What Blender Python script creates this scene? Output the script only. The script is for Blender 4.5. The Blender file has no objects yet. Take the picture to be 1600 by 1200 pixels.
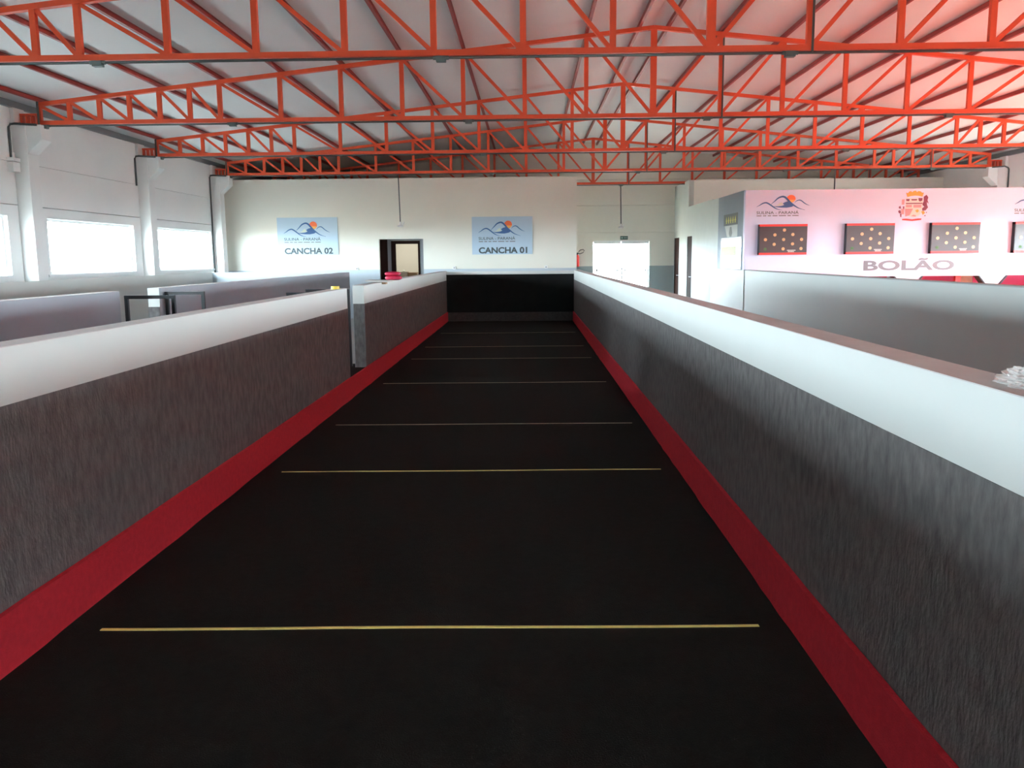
import bpy, math, random
from mathutils import Vector, Matrix
random.seed(7)
SC = bpy.context.scene
COL = SC.collection

# ------------------------------------------------------------------ camera
F, PITCH, YAW, ROLL = 1334.16, 0.147215, 0.0203145, -0.0093974
cp, sp, cy, sy = math.cos(PITCH), math.sin(PITCH), math.cos(YAW), math.sin(YAW)
fwd = Vector((-sy*cp, cy*cp, -sp)); rt = Vector((cy, sy, 0)); up = rt.cross(fwd)
c_, s_ = math.cos(ROLL), math.sin(ROLL)
r_, u_ = c_*rt+s_*up, -s_*rt+c_*up
cam = bpy.data.cameras.new('camera'); cam.sensor_width = 36; cam.lens = F/1600*36
cam.clip_start = .05; cam.clip_end = 500
camo = bpy.data.objects.new('camera', cam); COL.objects.link(camo)
camo.matrix_world = Matrix(((r_.x, u_.x, -fwd.x, 0), (r_.y, u_.y, -fwd.y, 0), (r_.z, u_.z, -fwd.z, 1.7), (0, 0, 0, 1)))
SC.camera = camo

# ------------------------------------------------------------------ light
W = bpy.data.worlds.new('sky'); SC.world = W; W.use_nodes = True
bg = W.node_tree.nodes['Background']; bg.inputs[0].default_value = (.74, .89, 1.0, 1); 
wn = W.node_tree; tc = wn.nodes.new('ShaderNodeTexCoord'); sx = wn.nodes.new('ShaderNodeSeparateXYZ'); mr = wn.nodes.new('ShaderNodeMapRange')
wn.links.new(tc.outputs['Generated'], sx.inputs[0]); wn.links.new(sx.outputs['Z'], mr.inputs['Value'])
mr.interpolation_type = 'SMOOTHSTEP'     # bright hazy horizon, deeper sky overhead
mr.inputs['From Min'].default_value = .05; mr.inputs['From Max'].default_value = .5
mr.inputs['To Min'].default_value = 46; mr.inputs['To Max'].default_value = 11
wn.links.new(mr.outputs[0], bg.inputs[1])
sun = bpy.data.lights.new('sun', 'SUN'); sun.energy = 60; sun.angle = math.radians(.6); sun.color = (1, .88, .72)
so = bpy.data.objects.new('sun', sun); COL.objects.link(so)
so.rotation_euler = Vector((-.80, -.04, -.58)).normalized().to_track_quat('-Z', 'Y').to_euler()
VS = SC.view_settings; VS.view_transform = 'Standard'; VS.look = 'None'; VS.gamma = 1; VS.exposure = 0.78
VS.use_curve_mapping = False
SC.cycles.max_bounces = 12; SC.cycles.diffuse_bounces = 8; SC.cycles.transparent_max_bounces = 12
SC.cycles.sample_clamp_indirect = 10

# ------------------------------------------------------------------ helpers
def mat(name, col, rough=.7, metal=0, var=0, scale=3, stretch=(1, 1, 1), bump=0, bscale=60, spec=.5, detail=4):
    m = bpy.data.materials.new(name); m.use_nodes = True
    nt = m.node_tree; b = nt.nodes['Principled BSDF']
    b.inputs['Base Color'].default_value = (*col, 1); b.inputs['Roughness'].default_value = rough
    b.inputs['Metallic'].default_value = metal; b.inputs['Specular IOR Level'].default_value = spec
    geo = nt.nodes.new('ShaderNodeNewGeometry')
    mp = nt.nodes.new('ShaderNodeMapping'); mp.inputs['Scale'].default_value = stretch
    nt.links.new(geo.outputs['Position'], mp.inputs[0])
    if var:
        n = nt.nodes.new('ShaderNodeTexNoise'); n.inputs['Scale'].default_value = scale; n.inputs['Detail'].default_value = detail
        nt.links.new(mp.outputs[0], n.inputs['Vector'])
        cr = nt.nodes.new('ShaderNodeValToRGB')
        cr.color_ramp.elements[0].position = .3; cr.color_ramp.elements[1].position = .7
        cr.color_ramp.elements[0].color = (*[max(0, c*(1-var)) for c in col], 1)
        cr.color_ramp.elements[1].color = (*[min(1, c*(1+var)) for c in col], 1)
        nt.links.new(n.outputs['Fac'], cr.inputs[0]); nt.links.new(cr.outputs[0], b.inputs['Base Color'])
    if bump:
        n2 = nt.nodes.new('ShaderNodeTexNoise'); n2.inputs['Scale'].default_value = bscale; n2.inputs['Detail'].default_value = 3
        nt.links.new(mp.outputs[0], n2.inputs['Vector'])
        bp = nt.nodes.new('ShaderNodeBump'); bp.inputs['Strength'].default_value = bump; bp.inputs['Distance'].default_value = .01
        nt.links.new(n2.outputs['Fac'], bp.inputs['Height']); nt.links.new(bp.outputs[0], b.inputs['Normal'])
    return m

def glassmat():
    m = bpy.data.materials.new('window_glass'); m.use_nodes = True; nt = m.node_tree
    for n in list(nt.nodes): nt.nodes.remove(n)
    o = nt.nodes.new('ShaderNodeOutputMaterial'); t = nt.nodes.new('ShaderNodeBsdfTransparent'); t.inputs[0].default_value = (.96, .98, .97, 1)
    g = nt.nodes.new('ShaderNodeBsdfGlossy'); g.inputs['Roughness'].default_value = .02
    mx = nt.nodes.new('ShaderNodeMixShader'); mx.inputs[0].default_value = .05
    nt.links.new(t.outputs[0], mx.inputs[1]); nt.links.new(g.outputs[0], mx.inputs[2]); nt.links.new(mx.outputs[0], o.inputs[0])
    return m

M = dict(
    paint=mat('white_wall_paint', (.80, .81, .79), .75, var=.03, scale=.7, bump=.05),
    paint_warm=mat('cream_wall_paint', (.73, .715, .63), .75, var=.03, scale=.6, bump=.05),
    dado=mat('blue_grey_dado_paint', (.46, .52, .57), .55, var=.03, scale=.8),
    grey=mat('grey_partition_paint', (.38, .40, .44), .6, var=.04, scale=1.2),
    slate=mat('slate_wall_paint', (.17, .21, .24), .6, var=.03),
    lilac=mat('pale_lilac_banner_wall', (.64, .67, .82), .45, var=.02, scale=.6),
    band=mat('white_satin_band_paint', (.60, .61, .58), .5, var=.02, scale=1.5),
    cap=mat('wall_cap_mortar', (.52, .48, .46), .8, var=.06, scale=5, bump=.15),
    black=mat('black_lane_carpet', (.0150, .0128, .0115), .95, var=.12, scale=22, stretch=(1, 1, 1), bump=.5, bscale=160, spec=.1, detail=8),
    feltg=mat('grey_felt_carpet', (.152, .141, .138), .95, var=.26, scale=24, stretch=(1, 1, .42), bump=.6, bscale=70, spec=.12, detail=8),
    red=mat('red_felt_carpet', (.56, .030, .048), .9, var=.08, scale=30, bump=.4, bscale=150, spec=.15),
    blackbd=mat('black_backboard', (.008, .009, .009), .8, var=.2, scale=4, spec=.2),
    truss=mat('orange_red_truss_paint', (.70, .078, .022), .5, var=.05, scale=2),
    purlin=mat('red_oxide_purlin_paint', (.30, .035, .028), .5, var=.1, scale=2),
    roof=mat('light_grey_roof_sheet', (.78, .78, .77), .6, var=.02, scale=.8, spec=.35),
    conc=mat('white_painted_concrete', (.80, .80, .78), .8, var=.03, scale=2, bump=.1),
    floor=mat('grey_concrete_floor', (.35, .34, .33), .5, var=.1, scale=1.5),
    redfloor=mat('red_run_up_carpet', (.66, .13, .08), .85, var=.05, scale=6),
    pipe=mat('grey_conduit_steel', (.09, .10, .10), .35, metal=.4),
    boxg=mat('grey_junction_box_plastic', (.10, .14, .14), .5),
    blackm=mat('black_tube_steel', (.01, .01, .012), .4),
    white=mat('white_plastic', (.78, .78, .76), .4),
    frame=mat('white_aluminium_frame', (.80, .80, .80), .35),
    brown=mat('dark_brown_door_wood', (.030, .014, .011), .8, var=.2, scale=8, stretch=(1, 1, .1), spec=.05),
    sign=mat('pale_blue_sign_vinyl', (.42, .55, .66), .35),
    ink=mat('dark_grey_lettering', (.06, .075, .08), .5),
    inkl=mat('grey_lettering', (.20, .19, .20), .5),
    blue=mat('logo_blue', (.05, .13, .32), .5),
    suncol=mat('logo_orange', (.85, .16, .05), .5),
    suny=mat('logo_amber', (.85, .42, .10), .5),
    green=mat('logo_pale_green', (.60, .66, .56), .5),
    gold=mat('crest_gold', (.75, .38, .06), .5),
    maroon=mat('crest_maroon', (.22, .05, .09), .5),
    pink=mat('crest_pink', (.62, .30, .30), .5),
    scor=mat('dark_scoreboard_face', (.055, .035, .032), .35),
    scred=mat('bright_red_trim', (.75, .03, .02), .4),
    lamp=mat('amber_disc_lamp', (.62, .36, .15), .3),
    yell=mat('yellow_tape', (.74, .66, .20), .6),
    pale=mat('pale_marking_tape', (.42, .38, .26), .7),
    yplast=mat('yellow_plastic', (.85, .68, .08), .4),
    redbag=mat('red_nylon_fabric', (.55, .015, .06), .5, var=.1, scale=20),
    card=mat('brown_cardboard', (.42, .27, .16), .8, var=.1, scale=8),
    cream=mat('cream_paper', (.72, .68, .60), .7),
    grass=mat('outside_paving', (.50, .49, .47), .9, var=.1, scale=.5),
    leaf=mat('leaf_green', (.05, .14, .03), .6),
    carmat=mat('grey_car_paint', (.2, .2, .22), .3),
    ypost=mat('pale_yellow_print', (.75, .70, .40), .6),
    glass=glassmat(),
)
pl = bpy.data.materials.new('clear_plastic_film'); pl.use_nodes = True
b = pl.node_tree.nodes['Principled BSDF']; b.inputs['Base Color'].default_value = (.9, .88, .86, 1); b.inputs['Roughness'].default_value = .12
b.inputs['Alpha'].default_value = .42; M['plastic'] = pl

class MB:
    def __init__(s): s.v = []; s.f = []; s.mi = []; s.cur = 0
    def box(s, x0, x1, y0, y1, z0, z1):
        n = len(s.v)
        s.v += [(x0,y0,z0),(x1,y0,z0),(x1,y1,z0),(x0,y1,z0),(x0,y0,z1),(x1,y0,z1),(x1,y1,z1),(x0,y1,z1)]
        for q in ((0,3,2,1),(4,5,6,7),(0,1,5,4),(1,2,6,5),(2,3,7,6),(3,0,4,7)):
            s.f.append(tuple(n+i for i in q)); s.mi.append(s.cur)
        return s
    def bar(s, a, b, w, d, ref=(0, 1, 0)):   # d along ref, w across
        a, b = Vector(a), Vector(b); t = (b-a).normalized(); r = Vector(ref)
        r = (r - t*r.dot(t)).normalized(); q = t.cross(r); n = len(s.v)
        for p in (a, b):
            for i, j in ((-1,-1),(1,-1),(1,1),(-1,1)): s.v.append(tuple(p + q*(i*w/2) + r*(j*d/2)))
        for k in ((0,1,2,3),(7,6,5,4),(0,4,5,1),(1,5,6,2),(2,6,7,3),(3,7,4,0)):
            s.f.append(tuple(n+i for i in k)); s.mi.append(s.cur)
        return s
    def tube(s, pts, rad, n=10, cap=True):
        pts = [Vector(p) for p in pts]; rings = []
        rads = rad if isinstance(rad, (list, tuple)) else [rad]*len(pts)
        ref = Vector((.31, .17, .93))
        for i, p in enumerate(pts):
            if i == 0: t = pts[1]-p
            elif i == len(pts)-1: t = p-pts[i-1]
            else: t = (pts[i+1]-p).normalized()+(p-pts[i-1]).normalized()
            t.normalize(); a = ref-t*ref.dot(t)
            if a.length < .1: a = Vector((1, 0, 0))-t*t.x
            a.normalize(); bb = t.cross(a); base = len(s.v)
            for k in range(n):
                th = 2*math.pi*k/n; s.v.append(tuple(p+(a*math.cos(th)+bb*math.sin(th))*rads[i]))
            rings.append(base)
        for i in range(len(rings)-1):
            for k in range(n):
                s.f.append((rings[i]+k, rings[i]+(k+1)%n, rings[i+1]+(k+1)%n, rings[i+1]+k)); s.mi.append(s.cur)
        if cap:
            s.f.append(tuple(rings[0]+k for k in reversed(range(n)))); s.mi.append(s.cur)
            s.f.append(tuple(rings[-1]+k for k in range(n))); s.mi.append(s.cur)
        return s
    def prism(s, poly, axis, a0, a1):        # poly of 2-D points swept along axis
        n = len(s.v); k = len(poly)
        for a in (a0, a1):
            for p in poly:
                s.v.append({'X': (a, p[0], p[1]), 'Y': (p[0], a, p[1]), 'Z': (p[0], p[1], a)}[axis])
        s.f.append(tuple(range(n, n+k))); s.mi.append(s.cur)
        s.f.append(tuple(reversed(range(n+k, n+2*k)))); s.mi.append(s.cur)
        for i in range(k):
            j = (i+1) % k; s.f.append((n+i, n+k+i, n+k+j, n+j)); s.mi.append(s.cur)
        return s
    def mesh(s, name, mats, smooth=False):
        me = bpy.data.meshes.new(name); me.from_pydata(s.v, [], s.f)
        for m in (mats if isinstance(mats, (list, tuple)) else [mats]): me.materials.append(m)
        me.polygons.foreach_set('material_index', s.mi)
        import bmesh
        bm = bmesh.new(); bm.from_mesh(me); bmesh.ops.recalc_face_normals(bm, faces=bm.faces); bm.to_mesh(me); bm.free()
        if smooth: me.polygons.foreach_set('use_smooth', [True]*len(me.polygons)); me.set_sharp_from_angle(angle=.7)
        return me
    def build(s, name, mats, parent=None, bevel=0, smooth=False):
        o = bpy.data.objects.new(name, s.mesh(name, mats, smooth)); COL.objects.link(o)
        if parent: par(o, parent)
        if bevel:
            m = o.modifiers.new('bevel', 'BEVEL'); m.width = bevel; m.segments = 2; m.limit_method = 'ANGLE'
        return o
def par(o, p):
    w = o.matrix_world.copy() if o.parent else o.matrix_basis.copy()
    o.parent = p
    o.matrix_parent_inverse = world(p).inverted()
def world(p):
    m = p.matrix_basis.copy()
    while p.parent: m = p.parent.matrix_basis @ p.matrix_parent_inverse @ m if False else (p.parent.matrix_basis @ p.matrix_parent_inverse) @ m; p = p.parent
    return m
def tag(o, label=None, cat=None, group=None, kind=None):
    if label: o['label'] = label
    if cat: o['category'] = cat
    if group: o['group'] = group
    if kind: o['kind'] = kind
    return o
def empty(name, loc, label=None, cat=None, group=None, kind=None):
    o = bpy.data.objects.new(name, None); COL.objects.link(o); o.location = loc; o.empty_display_size = .1
    return tag(o, label, cat, group, kind)
def struct(o, label=None): o['kind'] = 'structure'; 
def S(name, mb, m, label, cat='wall', **k):
    o = mb.build(name, m, **k); o['kind'] = 'structure'; o['label'] = label; o['category'] = cat; return o
def B(*a): return MB().box(*a)

def text_mesh(txt, x0, x1, z0, z1, y, bold=0.0, depth=.004, shear=0):
    """lettering facing -Y filling a rectangle"""
    c = bpy.data.curves.new('t', 'FONT'); c.body = txt; c.offset = bold; c.extrude = .01; c.shear = shear; c.resolution_u = 4
    o = bpy.data.objects.new('t', c); COL.objects.link(o)
    dg = bpy.context.evaluated_depsgraph_get(); me = bpy.data.meshes.new_from_object(o.evaluated_get(dg))
    bpy.data.objects.remove(o); bpy.data.curves.remove(c)
    vs = [v.co.copy() for v in me.vertices]
    ax, bx = min(v.x for v in vs), max(v.x for v in vs); az, bz = min(v.y for v in vs), max(v.y for v in vs)
    for v in me.vertices:
        p = v.co
        v.co = Vector((x0+(p.x-ax)/(bx-ax)*(x1-x0), y-(p.z+.01)/.02*depth, z0+(p.y-az)/(bz-az)*(z1-z0)))
    me.materials.clear(); return me
def text(name, txt, x0, x1, z0, z1, y, m, parent, bold=0.0):
    me = text_mesh(txt, x0, x1, z0, z1, y, bold); me.name = name; me.materials.append(m)
    o = bpy.data.objects.new(name, me); COL.objects.link(o); par(o, parent); return o

def smooth_line(pts, n=6):
    out = []
    P = [pts[0]]+list(pts)+[pts[-1]]
    for i in range(1, len(P)-2):
        for k in range(n):
            t = k/n; a, b, c, d = P[i-1], P[i], P[i+1], P[i+2]
            out.append(tuple(.5*((2*b[j])+(-a[j]+c[j])*t+(2*a[j]-5*b[j]+4*c[j]-d[j])*t*t+(-a[j]+3*b[j]-3*c[j]+d[j])*t**3) for j in (0, 1)))
    out.append(pts[-1]); return out
def ribbon(mb, pts, w, y, taper=True):
    """flat stroke in the XZ plane with tapered ends"""
    q = smooth_line(pts); n = len(q); L = []; R_ = []
    for i, p in enumerate(q):
        a = q[max(0, i-1)]; b = q[min(n-1, i+1)]; dx, dz = b[0]-a[0], b[1]-a[1]; l = math.hypot(dx, dz) or 1
        t = i/(n-1); ww = w*(max(.18, math.sin(math.pi*min(1, t*1.02+.0))**.7) if taper else 1)/2
        L.append((p[0]-dz/l*ww, p[1]+dx/l*ww)); R_.append((p[0]+dz/l*ww, p[1]-dx/l*ww))
    for i in range(n-1):
        mb.prism([L[i], L[i+1], R_[i+1], R_[i]], 'Y', y-.003, y)
def logo(parent, X, Z, y, words=True, inkm='ink', tagline=True):
    """mountain-and-sun mark. X,Z map the drawing's 1600x1067 pixels to metres"""
    P = lambda L: [(X(a), Z(b)) for a, b in L]
    k = X(100)-X(0)
    sb = MB(); cx, cz, r = X(855), Z(265), k*.80
    ry = abs(Z(0)-Z(80))
    sb.prism([(cx+r*math.cos(t*math.pi/16), cz+ry*math.sin(t*math.pi/16)) for t in range(32)], 'Y', y-.003, y)
    sb.build('sun_disc', M['suncol'], parent)
    sb = MB(); sb.prism([(cx+.9*r*math.cos(t*math.pi/16), cz-.28*ry+.66*ry*math.sin(t*math.pi/16)) for t in range(16, 33)], 'Y', y-.0045, y)
    sb.build('sun_glow', M['suny'], parent)
    g = MB(); g.prism(P([(560,408),(620,385),(650,350),(690,335),(700,368),(722,390),(660,408)]), 'Y', y-.0035, y)
    g.build('green_hill', M['green'], parent)
    lk = MB(); lk.prism(P([(530,420),(620,420),(690,412),(735,392),(705,362),(745,335),(805,318),(860,365),(915,405),(870,435),(780,452),(690,450),(600,440)]), 'Y', y-.005, y)
    lk.build('lake_shape', M['blue'], parent)
    for pts, w, dy in (([(235,430),(290,395),(340,360),(395,343),(440,358),(500,402),(560,450),(620,483),(700,500)], .26, .002),
                       ([(497,375),(560,312),(620,250),(690,220),(740,232),(785,275),(850,352),(920,412),(1000,465),(1110,502)], .34, .006),
                       ([(920,350),(955,312),(1000,295),(1040,308),(1100,360),(1150,392),(1200,410)], .18, .002)):
        m = MB(); ribbon(m, P(pts), k*w, y-dy); m.build('mountain_line', M['blue'], parent)
    if words:
        text('town_lettering', 'SULINA - PARANÁ', X(238), X(1000), Z(582), Z(508), y, M[inkm], parent, .004)
        x = 240; rnd = random.Random(3)
        while x < 985 and tagline:
            w = rnd.choice((90, 130, 60)); w = min(w, 1000-x)
            MB().box(X(x), X(x+w), y-.002, y, Z(626), Z(608)).build('tagline_word', M['inkl'], parent); x += w+26

# ------------------------------------------------------------------ dimensions
XL, XR, XC, YE = -2.20, 1.215, 2.10, 23.0
T = 4.0; PU = 1.028; X0 = -.045; XA = XC-10.37; XB = XC+10.37
YT = [10.27, 14.85, 19.48, 23.96, 28.2]
zt = lambda x: 4.33+.106*(10.37-abs(x-XC))
WL, WR = -8.70, 2*XC+8.70
HW = 1.35
def zroof(x): return zt(x)+.118

# ------------------------------------------------------------------ shell
S('floor', B(WL-.3, WR+.3, -5, 30.3, -.15, 0), M['floor'], 'grey concrete hall floor behind the lane walls', 'floor')
rf = MB()
for a, b in ((WL-.15, XC), (XC, WR+.15)):
    rf.prism([(a, zroof(a)), (b, zroof(b)), (b, zroof(b)+.05), (a, zroof(a)+.05)], 'Y', -5, 30.3)
S('ceiling', rf, M['roof'], 'light grey metal sheet roof sloping up to a ridge', 'ceiling')
# seams of the roof sheets
def bays(): return [(-4.9, .5)]+[(YT[0]-4.55*k-4.55, YT[0]-4.55*k) for k in (1, 0)]+[(YT[i], YT[i+1]) for i in range(4)]
WZ0, WZ1 = 1.475, 2.475
wins = []
edges = [-5, YT[0]-9.1, YT[0]-4.55, YT[0], YT[1], YT[2], YT[3], 30.3]
for i in range(1, 6):
    a, b = edges[i], edges[i+1]
    wins.append((a+.62, b-.42 if i > 3 else b-.50))
wins = [(edges[1]+.7, edges[2]-.4), (edges[2]+.7, edges[3]-.4), (10.95, 14.36), (15.55, 18.97), (20.08, 23.62)]
def side_wall(name, x, sgn, label):
    m = MB(); t = .16
    xa, xb = (x-t, x) if sgn > 0 else (x, x+t)
    g = .006
    m.box(xa, xb, -5, 30.3, 0, WZ0-.10)
    # window row with openings
    ys = [-5]+[v for w in wins for v in w]+[30.3]
    for i in range(0, len(ys), 2): m.box(xa, xb, ys[i], ys[i+1], WZ0-.10, 2.655)
    for a, b in wins:
        m.box(xa, xb, a, b, WZ0-.10, WZ0); m.box(xa, xb, a, b, WZ1, 2.655)
    e = [-5]+edges[1:-1]+[30.3]
    for i in range(len(e)-1):
        m.box(xa, xb, e[i], e[i+1], 2.655+.012, 3.375); m.box(xa, xb, e[i], e[i+1], 3.375+g, 4.27)
    # backing strip so the panel joints stay closed
    xo = (xa-.03, xa) if sgn > 0 else (xb, xb+.03)
    m.box(*xo, -5, 30.3, 2.6, 4.27)
    return S(name, m, M['paint'], label)
side_wall('wall_left', WL, 1, 'white precast panel wall with a row of bright windows on the left')
side_wall('wall_right', WR, -1, 'precast panel side wall beyond the pink lit bowling wall')
n = 0
for sgn, x in ((1, WL), (-1, WR)):
    for a, b in wins:
        n += 1
        xo = x-.11 if sgn > 0 else x+.11
        w = empty('window_%d' % n, (xo, (a+b)/2, WZ0), kind='structure')
        f = MB(); s = .045
        f.box(xo-.03, xo+.03, a, b, WZ0, WZ0+s).box(xo-.03, xo+.03, a, b, WZ1-s, WZ1)
        f.box(xo-.03, xo+.03, a, a+s, WZ0+s, WZ1-s).box(xo-.03, xo+.03, b-s, b, WZ0+s, WZ1-s)
        f.build('window_frame', M['frame'], w)
        B(xo-.003, xo+.003, a+s, b-s, WZ0+s, WZ1-s).build('pane', M['glass'], w)
        xi = x if sgn > 0 else x-.0
        d = .015*sgn
        sl = MB().box(min(x, x+.025*sgn), max(x, x+.025*sgn), a-.12, b+.12, WZ0-.05, WZ0-.005)
        sl.build('window_sill', M['frame'], w)
        B(xo+.03*sgn-.006, xo+.03*sgn+.006, (a+b)/2-.02, (a+b)/2+.02, 1.93, 1.99).build('latch', M['white'], w)
        w['label'] = 'overexposed fixed window in the %s precast wall' % ('left' if sgn > 0 else 'right'); w['category'] = 'window'
        # sky portal in the opening
        L = bpy.data.lights.new('sky_portal', 'AREA'); L.shape = 'RECTANGLE'; L.size = b-a; L.size_y = WZ1-WZ0; L.cycles.is_portal = True
        lo = bpy.data.objects.new('sky_portal', L); COL.objects.link(lo); lo.location = (x-.14*sgn, (a+b)/2, (WZ0+WZ1)/2)
        d = Vector((sgn, 0, 0)); rx = Vector((0, 1, 0)) ; z = -d; yv = z.cross(rx)
        lo.matrix_world = Matrix(((rx.x, yv.x, z.x, lo.location.x), (rx.y, yv.y, z.y, lo.location.y), (rx.z, yv.z, z.z, lo.location.z), (0, 0, 0, 1)))
RG = (-.5, 4.0, .2, 1.4)     # unseen glazed opening behind the photographer, added and sized for front light
S('wall_rear', B(WL, RG[0], -5.2, -5, 0, 5.6).box(RG[1], WR, -5.2, -5, 0, 5.6).box(RG[0], RG[1], -5.2, -5, 0, RG[2]).box(RG[0], RG[1], -5.2, -5, RG[3], 5.6), M['paint'], 'hall wall behind the photographer')
w = empty('window_11', (2, -5.1, RG[2]), kind='structure'); w['label'] = 'unseen glazed opening added behind the photographer to light the hall'; w['category'] = 'window'
B(RG[0], RG[1], -5.11, -5.10, RG[2], RG[3]).build('pane', M['glass'], w)
f = MB()
for i in range(10):
    x = RG[0]+(RG[1]-RG[0])*i/9; f.box(x-.04, x+.04, -5.15, -5.06, RG[2], RG[3])
f.build('window_frame', M['frame'], w)
L = bpy.data.lights.new('sky_portal', 'AREA'); L.shape = 'RECTANGLE'; L.size = RG[1]-RG[0]; L.size_y = RG[3]-RG[2]; L.cycles.is_portal = True
lo = bpy.data.objects.new('sky_portal', L); COL.objects.link(lo); lo.location = (2, -5.16, (RG[2]+RG[3])/2); lo.rotation_euler = (math.pi/2, 0, 0)
for nm, x, sg in (('trim_1', WL, 1), ('trim_2', WR, -1)):     # steel eaves trim above the panels
    m = MB(); m.box(min(x-.05*sg, x-.01*sg), max(x-.05*sg, x-.01*sg), -5, 30.3, 4.27, 4.44); m.box(min(x-.05*sg, x+.06*sg), max(x-.05*sg, x+.06*sg), -5, 30.3, 4.272, 4.285)
    S(nm, m, mat(nm+'_steel', (.22, .23, .24), .5), 'grey metal eaves flashing along the top of the side wall', 'trim')
# back wall with the court signs
YB = 24.5; t = .15; ZB = 3.93; DZ = 1.39
dx0, dx1, dz = -4.24, -2.98, 2.245
bw = MB()
for z0, z1, mi in ((0, DZ, 1), (DZ, ZB, 0)):
    bw.cur = mi
    bw.box(WL, dx0, YB, YB+t, z0, z1); bw.box(dx1, 1.37, YB, YB+t, z0, z1)
bw.cur = 0; 
bw2 = MB().box(dx0, dx1, YB, YB+t, dz, ZB)
bw.v += []; k = len(bw.v); bw.v += bw2.v; bw.f += [tuple(i+k for i in f) for f in bw2.f]; bw.mi += bw2.mi
S('wall_back', bw, [M['paint_warm'], M['dado']], 'cream back wall behind both courts carrying the two court signs')
# return of that wall toward the entrance
rw = MB(); rw.cur = 1; rw.box(1.22, 1.37, YB+t, 30, 0, DZ); rw.cur = 0; rw.box(1.22, 1.37, YB+t, 30, DZ, ZB)
S('wall_return', rw, [M['paint_warm'], M['dado']], 'side of the back rooms facing the entrance passage')
# far wall with entrance
fw = MB(); e0, e1, ez = 2.25, 4.19, 2.24
def fb(x0, x1, z0, z1, mi): fw.cur = mi; fw.box(x0, x1, 30, 30.2, z0, z1)
for z0, z1, mi in ((0, 1.37, 1), (1.37, 2.51, 0)):
    fb(WL, e0, z0, min(z1, 2.51), mi); fb(e1, WR, z0, z1, mi)
fb(e0, e1, ez, 2.51, 0); fb(WL, WR, 2.518, 3.43, 0); fb(WL, WR, 3.438, 4.3, 0)
fw.cur = 0
fw.prism([(WL, 4.308), (WR, 4.308), (WR, zroof(WR)), (XC, zroof(XC)), (WL, zroof(WL))], 'Y', 30, 30.2)
fw.box(WL, WR, 30.17, 30.22, 2.45, 4.4)
S('wall_far', fw, [M['paint_warm'], mat('entrance_grey_dado', (.28, .33, .33), .6)], 'far end wall with the bright glass entrance and grey dado')
# wall along the passage: brown doors, pale strip, slate end
XW = 5.04
dsl = [(26.75, 27.55), (29.0, 29.93)]
pw = MB(); HB = 3.22
def pb(y0, y1, z0, z1, mi): pw.cur = mi; pw.box(XW, XW+.15, y0, y1, z0, z1)
ys = [23.9, dsl[0][0], dsl[0][1], dsl[1][0], dsl[1][1], 30]
for i in (0, 2, 4): pb(ys[i], ys[i+1], 0, DZ, 1); pb(ys[i], ys[i+1], DZ, 2.30, 0)
pb(23.9, 30, 2.30, HB, 0)
pb(27.4, 30, HB, 4.04, 0)
pb(23.12, 23.9, 0, 3.20, 0)
S('wall_passage', pw, [mat('passage_pale_paint', (.46, .50, .46), .6, var=.03), mat('passage_pale_dado', (.42, .49, .51), .6)], 'pale passage wall with two dark brown doors')
S('wall_upper', B(XW+.15, WR, 27.4, 27.55, 2.9, 4.04), M['paint_warm'], 'peach lit wall rising behind the bowling wall')
S('wall_slate', B(XW, XW+.15, 20.45, 23.12, 0, 3.195), M['slate'], 'slate grey side of the bowling enclosure with posters')
# bowling wall with chamfered pit openings
cs = [5.9, 7.9, 9.85, 11.8]
bo = MB(); bo.box(XW, WR, 20.30, 20.45, 1.18, 3.185)
xs = XW
for c in cs+[None]:
    if c is None: poly = [(xs_t, 1.18), (WR, 1.18), (WR, 0), (xs_b, 0)]; bo.prism([(xs_t, 1.18), (WR, 1.18), (WR, 0), (xs_b, 0), (xs_b, .95)], 'Y', 20.30, 20.45); break
    lt, lb = (c-.66, c-.85)
    if c == cs[0]: bo.prism([(XW, 1.18), (lt, 1.18), (lb, .95), (lb, 0), (XW, 0)], 'Y', 20.30, 20.45)
    else: bo.prism([(xs_t, 1.18), (lt, 1.18), (lb, .95), (lb, 0), (xs_b, 0), (xs_b, .95)], 'Y', 20.30, 20.45)
    xs_t, xs_b = c+.66, c+.85
S('wall_bowling', bo, M['lilac'], 'pale lilac bowling wall lettered BOLÃO with dark score panels')

# passage doors
for i, (a, b) in enumerate(dsl):
    d = empty('door_%d' % (i+1), (XW, (a+b)/2, 0), 'dark brown door in the passage wall, %s' % ('nearer the slate wall' if i == 0 else 'beside the far corner'), 'door', kind='structure')
    B(XW+.008, XW+.05, a+.04, b-.04, 0.005, 2.26).build('leaf', M['brown'], d)
    f = MB().box(XW+.005, XW+.11, a, a+.04, 0, 2.30).box(XW+.005, XW+.11, b-.04, b, 0, 2.30).box(XW+.005, XW+.11, a+.04, b-.04, 2.26, 2.30)
    f.build('door_frame', M['brown'], d)
    h = MB().tube([(XW+.03, a+.12, 1.05), (XW-.03, a+.12, 1.05), (XW-.03, a+.24, 1.05)], .011)
    h.build('handle', M['frame'], d)
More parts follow.
